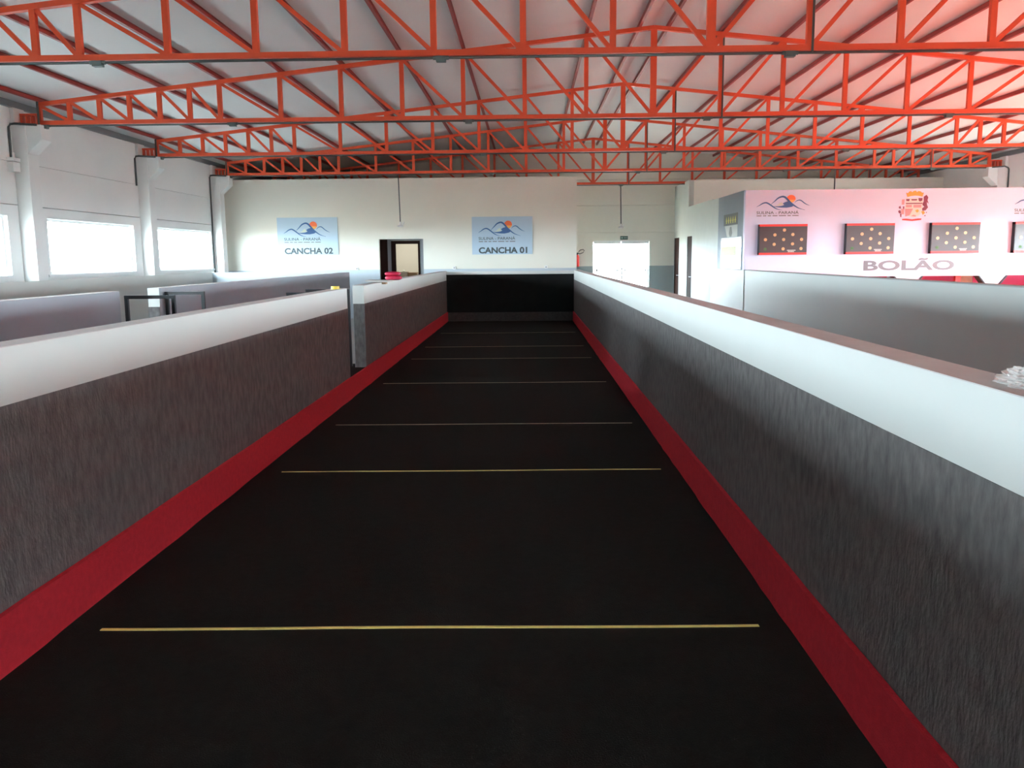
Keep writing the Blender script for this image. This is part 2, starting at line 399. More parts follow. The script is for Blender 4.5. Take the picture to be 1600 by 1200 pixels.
# glass entrance door
d = empty('door_3', (3.22, 30.05, 0), 'bright glass double entrance door with push bars', 'door', kind='structure')
for a, b in ((e0, 3.22), (3.22, e1)):
    lf = MB(); s = .05
    lf.box(a+.01, a+s, 30.04, 30.09, .02, 2.2).box(b-s, b-.01, 30.04, 30.09, .02, 2.2).box(a+s, b-s, 30.04, 30.09, .02, .1).box(a+s, b-s, 30.04, 30.09, 2.13, 2.2)
    l = lf.build('leaf_frame', M['frame'], d)
    B(a+s, b-s, 30.06, 30.07, .1, 2.13).build('pane', M['glass'], d)
    p = MB().box(a+.10, a+.14, 29.96, 30.03, 1.18, 1.34).box(b-.14, b-.10, 29.96, 30.03, 1.18, 1.34)
    p.tube([(a+.12, 29.97, 1.22), (b-.12, 29.97, 1.22)], .018)
    p.build('push_bar', M['pipe'], d)
MB().box(e0, e1, 30.03, 30.12, 2.2, 2.24).build('door_header', M['frame'], d)
L = bpy.data.lights.new('sky_portal', 'AREA'); L.shape = 'RECTANGLE'; L.size = e1-e0; L.size_y = 2.2; L.cycles.is_portal = True
lo = bpy.data.objects.new('sky_portal', L); COL.objects.link(lo); lo.location = (3.22, 30.15, 1.12); lo.rotation_euler = (-math.pi/2, 0, 0)

# vestibule and cream store room behind the back wall
YV = 25.3
vb = MB()
vb.cur = 0
vb.box(-4.95, -4.43, YV, YV+.1, 0, 3.0); vb.box(-4.13, -4.02, YV, YV+.1, 0, 3.0); vb.box(-3.18, -2.5, YV, YV+.1, 0, 3.0)
vb.box(-4.43, -4.13, YV, YV+.1, 2.26, 3.0); vb.box(-4.02, -3.18, YV, YV+.1, 2.215, 3.0)
vb.box(-4.95, -4.85, YB+t, YV, 0, 3.0); vb.box(-2.6, -2.5, YB+t, YV, 0, 3.0); vb.box(-4.95, -2.5, YB+t, YV, 3.0, 3.05)
S('wall_vestibule', vb, mat('vestibule_grey_paint', (.36, .36, .37), .6), 'grey vestibule wall seen through the back doorway')
d = empty('door_4', (-4.28, YV, 0), 'dark brown door standing at the left of the vestibule', 'door', kind='structure')
B(-4.43, -4.13, YV-.0, YV+.05, .005, 2.255).build('leaf', M['brown'], d)
d = empty('door_5', (-3.6, YV, 0), 'dark framed doorway opening into the cream store room', 'door', kind='structure')
f = MB().box(-4.02, -3.90, YV-.02, YV+.11, 0, 2.21).box(-3.235, -3.18, YV-.02, YV+.11, 0, 2.21).box(-3.90, -3.235, YV-.02, YV+.11, 2.12, 2.21)
f.build('door_frame', M['brown'], d)
rm = MB(); rm.box(-5.5, -2.2, 28.0, 28.1, 0, 2.9).box(-5.6, -5.5, YV+.1, 28.1, 0, 2.9).box(-2.2, -2.1, YV+.1, 28.1, 0, 2.9).box(-5.6, -2.1, YV+.1, 28.1, 2.9, 2.95)
S('wall_store', rm, mat('store_room_cream_paint', (.78, .76, .68), .7), 'cream store room wall seen through the back doorway')
cl = empty('added_ceiling_lamp', (-3.8, 26.6, 2.88), 'unseen round white ceiling lamp added to light the cream store room', 'lamp')
MB().tube([(-3.8, 26.6, 2.9), (-3.8, 26.6, 2.84)], .16, 20).build('fill_lamp_shade', M['white'], cl)
L = bpy.data.lights.new('store_fill_light', 'AREA'); L.shape = 'DISK'; L.size = .3; L.energy = 20; L.color = (1, .95, .85)  # added source out of view, brightens the store room behind the doorway
lo = bpy.data.objects.new('store_fill_light', L); COL.objects.link(lo); lo.location = (-3.8, 26.6, 2.82); par(lo, cl)
# store room table and cartons
tb = empty('folding_table', (-3.7, 26.6, 0), 'plain table in the store room holding the cartons', 'table')
B(-4.5, -3.0, 26.2, 27.0, .74, .78).build('tabletop', M['cream'], tb)
for x in (-4.45, -3.05):
    for y in (26.25, 26.95): B(x-.02, x+.02, y-.02, y+.02, 0, .74).build('leg', M['pipe'], tb)
def carton(x0, x1, y0, y1, z0, z1, m, label, extra=None):
    e = empty('cardboard_box', ((x0+x1)/2, (y0+y1)/2, z0), label, 'box')
    B(x0, x1, y0, y1, z0, z1).build('carton_body', m, e, bevel=.004)
    B(x0+.02, x1-.02, (y0+y1)/2-.025, (y0+y1)/2+.025, z1, z1+.002).build('tape', M['cream'], e)
    return e
c = carton(-4.12, -3.72, 26.35, 26.75, .78, 1.30, M['cream'], 'pale carton with green items on top, left on the store room table')
for x, r in ((-4.02, .03), (-3.84, .04)):
    m = MB().tube([(x, 26.5, 1.302), (x, 26.5, 1.33), (x, 26.5, 1.345)], [r, r, r*.5], 12); tag(m.build('jar', M['green'], smooth=True), 'small green jar on the pale carton, %s' % ('left one' if x < -4 else 'right one'), 'jar', 'green jars on the carton')
carton(-3.70, -3.42, 26.35, 26.7, .78, 1.27, M['card'], 'brown cardboard carton beside the pale carton in the store room')
carton(-3.40, -3.10, 26.35, 26.7, .78, 1.24, M['cream'], 'small cream carton at the right of the store room table')

# ------------------------------------------------------------------ outside
S('floor_outside', B(-90, 90, 30.35, 120, -.3, -.05).box(-90, WL-.4, -60, 30.35, -.3, -.05).box(WR+.4, 90, -60, 30.35, -.3, -.05).box(WL-.4, WR+.4, -60, -5.3, -.3, -.05), M['grass'], 'pale paving outside the hall', 'ground')
pt = empty('shrub', (2.6, 37, -.05), 'faint green shrub seen through the glass entrance', 'shrub')
MB().tube([(2.6, 37, -.05), (2.62, 37, .9), (2.58, 37, 1.3)], [.04, .03, .02], 8).build('stem', M['card'], pt)
lf = MB()
for i in range(240):
    a = random.gauss(0, .22); b = random.gauss(0, .2); cc = random.gauss(0, .28)
    p = Vector((2.6+a, 37+b, 1.35+cc)); q = Vector((random.uniform(-1, 1), random.uniform(-1, 1), random.uniform(-1, 1))).normalized()*.07
    w = q.cross(Vector((0, 0, 1)))*.4; n_ = len(lf.v)
    lf.v += [tuple(p-q), tuple(p+w), tuple(p+q), tuple(p-w)]; lf.f.append((n_, n_+1, n_+2, n_+3)); lf.mi.append(0)
lf.build('foliage', M['leaf'], pt)

# ------------------------------------------------------------------ concrete columns with corbels
def column(side, y, label):
    sg = 1 if side == 'L' else -1; x = WL if side == 'L' else WR
    X = lambda d: x+sg*d
    c = empty('concrete_column', (x, y, 0), label, 'column', 'corbelled columns of the %s wall' % ('left' if sg > 0 else 'right'))
    s = MB(); s.box(min(X(0), X(.25)), max(X(0), X(.25)), y-.16, y+.16, 0, 4.0)
    s.box(min(X(0), X(.07)), max(X(0), X(.07)), y-.16, y+.16, 4.0, 4.27)
    s.build('shaft', M['conc'], c, bevel=.008)
    k = MB(); k.prism([(X(.25), 3.5), (X(.51), 3.74), (X(.51), 3.985), (X(.25), 3.985)], 'Y', y-.155, y+.155)
    k.build('corbel', M['conc'], c, bevel=.008)
    b = MB()
    b.box(*sorted((X(.11), X(.41))), y-.06, y+.06, 4.0, 4.02).box(*sorted((X(.11), X(.41))), y-.06, y+.06, 4.15, 4.18)
    for d in (.11, .20, .29, .38): b.box(*sorted((X(d), X(d+.03))), y-.05, y+.05, 4.02, 4.15)
    b.build('steel_bearing', M['truss'], c)
    return c
names = ['nearest', 'second', 'third', 'farthest']
for i, y in enumerate(YT[:4]):
    column('L', y, ['white corbelled column in the left wall just outside the frame edge', 'white corbelled column left of the second truss with a white switch box beside it', 'white corbelled column between the two full windows', 'white corbelled column at the back left corner with a long conduit'][i])
    column('R', y, ['corbelled column of the right wall nearest the camera', 'corbelled column of the right wall under the second truss', 'corbelled column of the right wall under the third truss', 'peach lit corbelled column above the right end of the bowling wall'][i])

# ------------------------------------------------------------------ trusses
kn = [-8+.5*i for i in range(7)]+[-4, -3, -2, -1, 0, 1]
left = [X0+k*PU for k in kn]; left[0] = XA
nodes = left+[XC]+[2*XC-x for x in reversed(left)]
def truss():
    e = empty('roof_truss', (0, 0, T))
    B(XA-.03, XB+.03, -.04, .04, T, T+.065).build('bottom_chord', M['truss'], e)
    tc = MB()
    tc.bar((XA-.03, 0, zt(XA)), (XC, 0, zt(XC)), .065, .08); tc.bar((XC, 0, zt(XC)), (XB+.03, 0, zt(XB)), .065, .08)
    tc.build('top_chord', M['truss'], e)
    for i, x in enumerate(nodes):
        w = .10 if abs(x-XC) < .01 else .07
        B(x-w/2, x+w/2, -.03, .03, T+.05, zt(x)-.02).build('vertical', M['truss'], e)
    for i in range(len(nodes)-1):
        a, b_ = nodes[i], nodes[i+1]
        o = a if b_ <= XC+.01 else b_; q = b_ if b_ <= XC+.01 else a
        s = 1 if q > o else -1
        MB().bar((o+.04*s, 0, zt(o)-.03), (q-.04*s, 0, T+.07), .048, .05).build('diagonal', M['truss'], e)
    return e
def copy_tree(o):
    c = o.copy(); COL.objects.link(c)
    for ch in o.children:
        d = ch.copy(); COL.objects.link(d); d.parent = c; d.matrix_parent_inverse = ch.matrix_parent_inverse.copy()
    return c
TL = ['nearest orange red roof truss crossing the top of the picture',
      'second orange red roof truss, ending on the column with the switch box',
      'third orange red roof truss, between the second and the one before the back wall',
      'fourth orange red roof truss just in front of the back wall',
      'farthest orange red roof truss, beyond the back wall over the entrance passage']
t0 = truss()
for ch in t0.children: ch.matrix_parent_inverse = Matrix.Translation((0, 0, -T))
tr = [t0]+[copy_tree(t0) for _ in range(4)]
for o, y, l in zip(tr, YT, TL): o.location = (0, y, T); tag(o, l, 'truss', 'roof trusses spanning the hall')
# purlins
pxs = [X0+k*PU for k in range(-8, 2)]; pxs[0] = XA
pxs = pxs+[XC-.24]; allp = pxs+[2*XC-x for x in reversed(pxs)]
ordn = ['eaves', 'second', 'third', 'fourth', 'fifth', 'sixth', 'seventh', 'eighth', 'ninth', 'tenth']
pm = MB().box(-.012, .012, -5, 30, .006, .064).box(-.012, .034, -5, 30, .064, .07).box(-.012, .034, -5, 30, 0, .006).mesh('roof_purlin', M['purlin'])
for i, x in enumerate(allp):
    o = bpy.data.objects.new('roof_purlin', pm); COL.objects.link(o); o.location = (x, 0, zt(x)+.042)
    side = 'left' if x < XC else 'right'; k = i if x < XC else len(allp)-1-i
    if k == 10: lab = 'dark red purlin just %s of the roof ridge' % side
    elif k == 0: lab = 'dark red purlin along the %s eaves' % side
    else: lab = 'dark red purlin, %s one up from the %s eaves' % (ordn[k], side)
    tag(o, lab, 'purlin', 'roof purlins running away under the sheets')
    pmr = [0]
# cross bracing rods between truss 4 and the far wall and a long sag rod
# conduits under each truss
def conduit(i, y):
    w = ['nearest', 'second', 'third', 'fourth', 'farthest'][i]
    c = empty('electrical_conduit', (0, y, T), 'grey conduit with junction boxes under the %s truss' % w, 'conduit', 'conduits under the trusses')
    z = T-.022
    MB().tube([(XA+.05, y-.02, z), (XC, y-.02, z), (XB-.05, y-.02, z)], .016, 8).build('pipe', M['pipe'], c, smooth=True)
    for x in (-8.2, -4.98, -.99, 3.0, 7.0, 10.95):
        b = MB().box(x-.055, x+.055, y-.055, y+.025, z-.045, z+.018); b.tube([(x-.09, y-.02, z), (x+.09, y-.02, z)], .024, 8)
        b.build('junction_box', M['boxg'], c)
    MB().tube([(3.24, y-.06, z), (3.24, y-.06, zt(3.2)+.05)], .014, 8).build('riser_pipe', M['pipe'], c, smooth=True)
    MB().tube([(10.9, y-.06, z), (10.9, y-.06, zt(10.9)+.05)], .014, 8).build('riser_pipe', M['pipe'], c, smooth=True)
    MB().tube([(XA+.0, y-.06, z), (XA+.0, y-.06, zt(XA)+.05)], .018, 8).build('riser_pipe', M['pipe'], c, smooth=True)
    if i < 4:
        zb = [3.4, 3.40, 3.35, 1.36][i]
        MB().tube([(-8.25, y-.17, z), (-8.62, y-.19, z+.02), (-8.665, y-.22, z+.01), (-8.68, y-.25, z-.04), (-8.68, y-.25, zb)], .02, 8).build('drop_pipe', M['pipe'], c, smooth=True)
        MB().tube([(WR-.42, y-.17, z), (WR-.1, y-.19, z+.02), (WR-.03, y-.22, z-.02), (WR-.02, y-.25, z-.06), (WR-.02, y-.25, 3.4)], .02, 8).build('drop_pipe', M['pipe'], c, smooth=True)
for i, y in enumerate(YT): conduit(i, y)
# white switch box beside second column
sb = empty('switch_box', (-8.69, 14.55, 3.2), 'white surface switch box on the left wall beside the second column', 'switch box')
B(-8.70, -8.59, 14.48, 14.68, 3.20, 3.36).build('enclosure', M['white'], sb, bevel=.006)
B(-8.70, -8.58, 14.475, 14.685, 3.37, 3.43).build('lid', M['white'], sb, bevel=.005)
MB().tube([(-8.66, 14.62, 3.43), (-8.66, 14.62, 3.52)], [.03, .024], 10).build('cable_gland', M['white'], sb, smooth=True)
# hanging fixtures
def drop(x, y, zb, label, fixt=True):
    e = empty('drop_light', (x, y, zb), label, 'light', 'drop rods with small white fittings')
    MB().tube([(x, y, T-.045), (x+.02, y, zb+.1)], .016, 8).build('rod', M['pipe'], e, smooth=True)
    MB().tube([(x+.02, y, zb+.1), (x+.02, y, zb+.02), (x+.02, y, zb-.01), (x+.02, y, zb-.04)], [.03, .04, .09, .07], 14).build('lamp_holder', M['white'], e, smooth=True)
    MB().tube([(x+.08, y, zb), (x+.12, y, zb+.10)], .02, 8).build('side_spot', M['white'], e, smooth=True)
drop(-3.55, 23.92, 2.60, 'thin rod with a small white fitting hanging in front of the cream back wall')
drop(2.98, 28.12, 2.64, 'thin rod with a small white fitting hanging above the entrance door')
tag(MB().tube([(8.33, 23.9, T-.02), (8.33, 23.9, 2.6)], .018, 8).build('hanging_rod', M['pipe'], smooth=True), 'thin dark rod dropping behind the top of the bowling wall', 'rod')

# ------------------------------------------------------------------ lane 1
tag(B(XL+.007, XR-.007, -2.5, YE-.022, .0005, .012).build('lane_carpet', M['black']), 'long black carpeted playing surface of the near court', 'carpet')
def line(x0, x1, y, w, m, label, ya=None):
    mb = MB(); n = 24; ya = ya or y
    for i in range(n):
        a = i/n; b_ = (i+1)/n; xa, xb = x0+(x1-x0)*a, x0+(x1-x0)*b_
        yy = lambda t: y+(ya-y)*t+.004*math.sin(t*9+y)
        k = len(mb.v)
        for (x, q) in ((xa, yy(a)), (xb, yy(b_))):
            for d in (-w/2, w/2):
                for z in (.012, .0145): mb.v.append((x, q+d, z))
        for f in ((0, 4, 5, 1), (2, 3, 7, 6), (1, 5, 7, 3)): mb.f.append(tuple(k+j for j in f)); mb.mi.append(0)
    tag(mb.build('court_line', m), label, 'line', 'lines across the black carpet')
for (y, ya, w, m, lab) in ((3.71, 3.745, .022, 'yell', 'bright yellow line across the carpet nearest the camera'),
                       (6.64, 6.68, .015, 'yell', 'second line from the camera across the black carpet'),
                       (8.58, 8.61, .013, 'pale', 'third line from the camera across the black carpet'),
                       (11.49, 11.53, .013, 'pale', 'fourth line from the camera, just past the side entry'),
                       (14.32, 14.36, .010, 'pale', 'fifth faint line from the camera across the black carpet'),
                       (16.27, 16.31, .009, 'pale', 'sixth faint line from the camera across the black carpet'),
                       (19.25, 19.3, .006, 'pale', 'farthest faint line across the carpet before the backboard')):
    line(-1.99, 1.05, y, w, M[m], lab, ya)

BD = 1.105
def lane_wall(name, xin, sg, y0, y1, label, group=None, side='band', feltm='feltg', outer='grey', h=HW, bd=BD, ends=True):
    """sg=+1: the playing face looks toward +X. core with cap, painted band, felt cladding"""
    e = empty(name, (xin-sg*.075, (y0+y1)/2, 0), label, 'partition wall', group)
    X = lambda d: xin-sg*d
    B(*sorted((X(.006), X(.15))), y0+.004, y1-.004, 0, h-.004).build('core', M[outer], e)
    b = MB(); b.box(*sorted((X(0), X(.006))), y0, y1, bd, h-.004)
    if ends:
        for a, c in ((y0, y0+.004), (y1-.004, y1)): b.box(*sorted((X(.006), X(.15))), a, c, bd, h-.004)
    b.build('painted_band', M['band'], e)
    f = MB(); f.box(*sorted((X(-.004), X(.006))), y0-.003, y1+.003, 0.012, bd)
    if ends:
        for a, c in ((y0-.003, y0+.004), (y1-.004, y1+.003)): f.box(*sorted((X(.006), X(.145))), a, c, 0.012, bd)
    f.build('felt_cladding', M[feltm], e)
    B(*sorted((X(-.002), X(.152))), y0, y1, h-.004, h).build('wall_cap', M['cap'], e)
    return e
def skirt(parent_label, xface, sg, y0, y1):
    """red carpeted skirting board; its lower edge wavers a little"""
    mb = MB(); n = 160; k0 = 0; rnd = random.Random(int(abs(xface)*100))
    wob = [0.0]
    for i in range(n): wob.append(wob[-1]*.6+rnd.uniform(-.006, .006))
    th = .022
    for i in range(n+1):
        y = y0+(y1-y0)*i/n; w = wob[i]
        x = xface
        mb.v += [(x+sg*(max(0, w)+.004), y, .0125), (x, y, .05), (x, y, .258+w*.3), (x-sg*th, y, .262+w*.3), (x-sg*th, y, .0125)]
    for i in range(n):
        a = i*5; b_ = a+5
        for j in range(4): mb.f.append((a+j, b_+j, b_+j+1, a+j+1)); mb.mi.append(0)
    mb.f.append((0, 1, 2, 3, 4)); mb.mi.append(0); e = n*5; mb.f.append((e+4, e+3, e+2, e+1, e)); mb.mi.append(0)
    return tag(mb.build('skirting_board', M['red']), parent_label, 'skirting board')
G1 = (10.36, 11.42)
lane_wall('lane_wall', XL, 1, -2.5, G1[0], 'near left court wall, grey felt below a beige looking painted band', ends=True)
lane_wall('lane_wall', XL, 1, G1[1], YE+.15, 'far left court wall beyond the entry gap, holding the red bundle')
lane_wall('lane_wall', XR, -1, -2.5, YE+.15, 'long right court wall with a wide white band over grey felt')
skirt('red carpeted skirting board along the left court wall and across its entry gap', XL+.03, 1, -2.5, YE-.022)
skirt('red carpeted skirting board along the right court wall', XR-.03, -1, -2.5, YE-.022)
tag(B(XL-.15, XL+.0, G1[0]+.01, G1[1]-.01, 0, .25).build('threshold_step', M['black'], bevel=.004), 'black carpeted threshold in the gap of the left court wall', 'step')
e = empty('backboard', (-.5, YE, 0), 'black backboard closing the far end of the court', 'backboard')
B(XL+.002, XR-.002, YE+.002, YE+.15, 0, 1.33).build('core', M['band'], e)
B(XL+.002, XR-.002, YE-.015, YE+.002, .245, 1.255).build('black_board', M['blackbd'], e)
B(XL+.002, XR-.002, YE-.02, YE+.002, .013, .245).build('kick_board', mat('dark_grey_kick_felt', (.055, .050, .048), .95, var=.2, scale=20), e)
B(XL+.002, XR-.002, YE+.002, YE+.15, 1.33, 1.335).build('wall_cap', M['band'], e)

# ------------------------------------------------------------------ lane 2 and corridor
X2R, X2L, Y2E = -4.95, -8.46, 22.85
G2 = (9.98, 11.06)
lane_wall('lane_wall', X2R, -1, -2.5, G2[0], 'second court wall beside the windows, left of its gap with the black rail', bd=BD)
lane_wall('lane_wall', X2R, -1, G2[1], 23.0, 'second court wall with the pale blue end face, right of its gap', bd=BD)
e = empty('lane_wall', (X2L, 9, 0), 'second court outer wall forming a grey ledge under the left windows', 'partition wall')
B(WL+.255, X2L, -2.5, Y2E+.15, 0, 1.375).build('core', M['band'], e)
B(X2L-.0, X2L+.01, -2.5, Y2E, .012, 1.155).build('felt_cladding', M['feltg'], e)
B(X2L, X2L+.006, -2.5, Y2E, 1.155, 1.373).build('painted_band', mat('ledge_grey_paint', (.74, .74, .76), .6), e)
e = empty('backboard', (-6.7, Y2E, 0), 'blue grey end board of the second court below its sign', 'backboard')
B(X2L+.012, X2R-.152, Y2E, Y2E+.15, 0, 1.36).build('core', M['dado'], e)
B(X2L+.012, X2R-.152, Y2E, Y2E+.15, 1.36, 1.368).build('wall_cap', M['band'], e)
tag(B(X2L+.014, X2R-.16, -2.5, Y2E-.002, .0005, .012).build('lane_carpet', M['black']), 'black carpeted playing surface of the second court', 'carpet')
def rail(xw, sg, y, label, ln=.6, z0=.001):
    """black tube handrail standing out from a wall at x=xw toward sg"""
    e = empty('handrail', (xw, y, 0), label, 'handrail', 'black tube rails beside the court entry gaps')
    x1 = xw+sg*ln
    MB().bar((xw+sg*.02, y, 1.275), (x1+sg*.02, y, 1.275), .04, .04, (0, 0, 1)).build('top_rail', M['blackm'], e)
    for x in (xw+sg*.04, x1): MB().bar((x, y, z0), (x, y, 1.256), .04, .04).build('post', M['blackm'], e)
    MB().bar((xw+sg*.06, y, .72), (x1-sg*.02, y, .72), .025, .025, (0, 0, 1)).build('middle_rail', M['blackm'], e)
rail(X2R+.15, 1, 10.06, 'black rail in front of the gap in the second court wall, nearer one')
rail(X2R+.15, 1, 11.2, 'black rail against the second court wall, right one, partly behind the nearer', .52)
rail(XL-.17, -1, 10.55, 'black rail behind the near left wall, nearer the camera', .6, .241)
rail(XL-.21, -1, 11.62, 'black rail whose post shows in the entry gap of the left wall', .6, .241)
tag(B(-3.1, -2.36, 10.2, 11.9, 0, .24).build('entry_step', M['black'], bevel=.005), 'dark carpeted step outside the left wall gap', 'step')

# ------------------------------------------------------------------ right half wall
e = empty('half_wall', (XW+.05, 10, 0), 'long grey green half wall right of the court in front of the bowling area', 'partition wall')
B(XW, XW+.15, -2.5, 20.298, 0, 1.345).box(XW-.012, XW-.001, 20.2, 23.85, 0, 1.345).build('core', mat('grey_green_paint', (.36, .39, .37), .5, var=.03, scale=.8), e)
B(XW-.012, XW+.16, -2.5, 20.29, 1.345, 1.36).box(XW-.012, XW, 20.29, 23.86, 1.345, 1.36).build('wall_cap', mat('dark_grey_cap', (.22, .22, .21), .6), e)
tag(B(XW+.16, WR-.26, -2.5, 20.28, 0, .02).build('bowling_carpet', M['redfloor']), 'red carpeted bowling lanes hidden behind the grey green half wall', 'carpet')
for c in cs:
    if c < 6: continue
    e = empty('bowling_pit', (c, 20.9, 0), {5.9: 'bowling pit hidden under the first score panel', 7.9: 'dark framed red bowling pit under the second score panel', 9.85: 'deep red bowling pit under the third score panel', 11.8: 'bright red bowling pit at the right picture edge'}[c], 'bowling pit', 'bowling pits under the score panels')
    m = MB().box(c-(.7 if c < 6 else .9), c+.9, 21.3, 21.33, .03, 1.3); m.build('curtain', mat('pit_red_curtain', (.42, .01, .05), .6), e)
    f = MB()
    for s in (-1, 1):
        f.prism([(c+s*.66, 1.178), (c+s*.63, 1.178), (c+s*.82, .94), (c+s*.82, .02), (c+s*.848, .02), (c+s*.848, .952)], 'Y', 20.26, 20.5)
    f.build('pit_edge', M['blackm'], e)
    if c > 9:
        MB().box(c+.28, c+.40, 20.6, 20.7, .02, 1.25).build('red_post', M['scred'], e)
        MB().box(c+.40, c+.75, 20.75, 20.8, .6, 1.25).build('brown_panel', M['card'], e)

# score panels
def score(c, label):
    w, z0, z1 = .55, 1.70, 2.40; y = 20.297
    e = empty('score_panel', (c, y, z0), label, 'score panel', 'score panels on the bowling wall')
    B(c-w, c+w, y-.13, y, z0, z1).build('housing', M['blackm'], e)
    B(c-w+.01, c+w, y-.135, y-.13, z0+.05, z1-.05).build('face', M['scor'], e)
    B(c-w, c+w, y-.14, y-.02, z1-.05, z1+.0).build('top_trim', M['scred'], e)
    B(c-w, c+w, y-.14, y-.02, z0, z0+.05).build('bottom_trim', M['scred'], e)
    for gx, gz in ((.52, .86), (.325, .68), (.70, .69), (.13, .50), (.51, .50), (.885, .50), (.315, .32), (.70, .33), (.505, .145), (.88, .15)):
        x = c-w+gx*2*w; z = z0+.05+gz*(z1-z0-.1)
        MB().tube([(x, y-.134, z), (x, y-.142, z)], .037, 16).build('lamp_disc', M['lamp'], e)
    x = c-w+.13*2*w; z = z0+.05+.14*.6
    MB().tube([(x, y-.134, z), (x, y-.140, z)], .035, 14).build('green_lamp_disc', M['leaf'], e)
    p = MB(); rnd = random.Random(5)
    for row in range(2):
        x = c+.10+row*.02
        while x < c+.28-row*.02: p.box(x, x+.012, y-.138, y-.134, z0+.062+(1-row)*.03, z0+.082+(1-row)*.03); x += .018
    p.build('caption', M['cream'], e)
for c, l in ((5.9, 'leftmost dark score panel with amber discs below the mountain logo'), (7.9, 'dark score panel with amber discs left of and below the crest'), (9.85, 'dark score panel with amber discs right of the crest'), (11.75, 'dark score panel cut off by the right picture edge')): score(c, l)

# wall graphics
def maplin(p0, v0, p1, v1): return lambda p: v0+(p-p0)*(v1-v0)/(p1-p0)
e = empty('wall_logo', (5.9, 20.3, 2.8), 'blue mountain and sun logo above the leftmost score panel', 'logo', 'town logos on the bowling wall')
logo(e, maplin(235, 5.30, 1200, 6.53), maplin(185, 3.07, 575, 2.645), 20.298)
e = empty('wall_logo', (12, 20.3, 2.8), 'logo cut by the right picture edge on the bowling wall', 'logo', 'town logos on the bowling wall')
logo(e, maplin(235, 11.22, 1200, 12.40), maplin(185, 3.07, 575, 2.645), 20.298)
e = empty('wall_lettering', (8.85, 20.3, 1.3), 'large grey letters BOLÃO under the score panels', 'lettering')
bl = text('letter', 'BOLÃO', 7.83, 9.93, 1.315, 1.60, 20.298, M['inkl'], e, .03); bl.name = 'letters'
# crest: coordinates measured on a 1527x1200 drawing of the crest
e = empty('town_crest', (8.9, 20.3, 2.45), 'municipal coat of arms with a gold crown on the bowling wall', 'crest')
CX = maplin(340, 8.56, 1260, 9.25); CZ = maplin(90, 3.14, 1110, 2.45); y = 20.298
def flat(polys, m, name, dy=.003):
    for p in polys: MB().prism([(CX(a), CZ(b)) for a, b in p], 'Y', y-dy, y).build(name, m, e)
flat([[(560,165),(620,175),(640,130),(700,110),(740,150),(780,110),(840,95),(890,150),(930,110),(1000,125),(1040,170),(1095,165),(1060,300),(940,270),(830,262),(720,275),(600,305)]], M['gold'], 'crown')
flat([[(560,350),(1085,350),(1085,700),(1050,860),(960,950),(820,1000),(680,950),(580,860),(545,700)]], M['cream'], 'shield', .002)
flat([[(565,505),(1075,505),(1075,540),(565,540)], [(720,380),(910,380),(890,425),(740,425)], [(940,345),(1065,345),(1060,430),(1000,465),(950,430)], [(565,370),(680,370),(660,450),(575,440)]], M['maroon'], 'shield_charge', .004)
flat([[(570,570),(750,570),(750,655),(570,655)], [(800,570),(1040,570),(1040,665),(800,665)], [(555,700),(790,700),(700,920),(570,960)], [(740,950),(820,900),(900,930),(880,970)]], M['pink'], 'shield_field', .0035)
flat([[(860,760),(940,720),(980,780),(920,840)], [(1050,800),(1120,770),(1170,850),(1100,910)]], M['gold'], 'gold_charge', .004)
flat([[(1100,300),(1180,240),(1240,320),(1220,420),(1265,540),(1200,480),(1215,580),(1250,660),(1180,760),(1080,770),(1070,690),(1140,640),(1070,570),(1110,450)], [(1150,930),(1180,915),(1190,950),(1155,960)], [(1190,820),(1225,810),(1215,860)]], M['maroon'], 'right_supporter')
flat([[(350,640),(400,600),(430,690),(370,690)], [(480,620),(525,620),(520,710),(485,710)], [(340,770),(400,740),(430,800),(430,860),(370,850)], [(400,870),(450,860),(450,980),(420,980)]], M['maroon'], 'left_supporter')
flat([[(440,390),(520,380),(520,560),(440,560)], [(430,700),(525,700),(525,885),(440,885)]], M['pink'], 'left_sprig')
flat([[(480,1040),(600,1030),(780,1055),(960,1030),(1070,1030),(1060,1080),(920,1100),(780,1112),(640,1100),(480,1085)]], M['scred'], 'ribbon')

# posters on the slate wall
def onx(y0, y1, z0, z1, d0=.004, d1=.0): return B(XW-d0, XW-d1, y0, y1, z0, z1)
e = empty('poster', (XW, 21.7, 2.44), 'dark poster with five yellow figures on the slate wall', 'poster')
onx(20.99, 22.46, 2.44, 2.72).build('sheet', mat('dark_poster_print', (.03, .035, .03), .5), e)
m = MB()
for k in range(5):
    yy = 21.22+k*.23; m.box(XW-.007, XW-.004, yy-.04, yy+.04, 2.49, 2.61); m.prism([(yy-.03, 2.61), (yy+.03, 2.61), (yy, 2.66)], 'X', XW-.007, XW-.004); m.box(XW-.007, XW-.004, yy-.07, yy+.07, 2.545, 2.57)
m.build('yellow_figures', mat('poster_yellow', (.55, .50, .06), .5), e)
e = empty('poster', (XW, 21.5, 2.14), 'grey poster with a dark figure under the yellow figures', 'poster')
MB().prism([(20.98, 2.435), (22.32, 2.435), (22.05, 2.15), (20.98, 2.15)], 'X', XW-.004, XW).build('sheet', mat('grey_poster_print', (.38, .40, .38), .5), e)
MB().prism([(21.6, 2.40), (21.75, 2.40), (21.85, 2.25), (21.78, 2.16), (21.58, 2.16), (21.5, 2.25)], 'X', XW-.006, XW-.004).build('dark_figure', mat('poster_figure', (.12, .14, .13), .5), e)
e = empty('whiteboard', (XW, 21.5, 1.37), 'glossy white board with a pale yellow patch on the slate wall', 'whiteboard')
B(XW-.02, XW-.002, 20.5, 22.62, 1.37, 2.14).build('board', mat('white_glossy_board', (.74, .80, .80), .15), e, bevel=.005)
B(XW-.022, XW-.02, 21.0, 22.58, 1.70, 1.92).build('yellow_patch', M['ypost'], e)
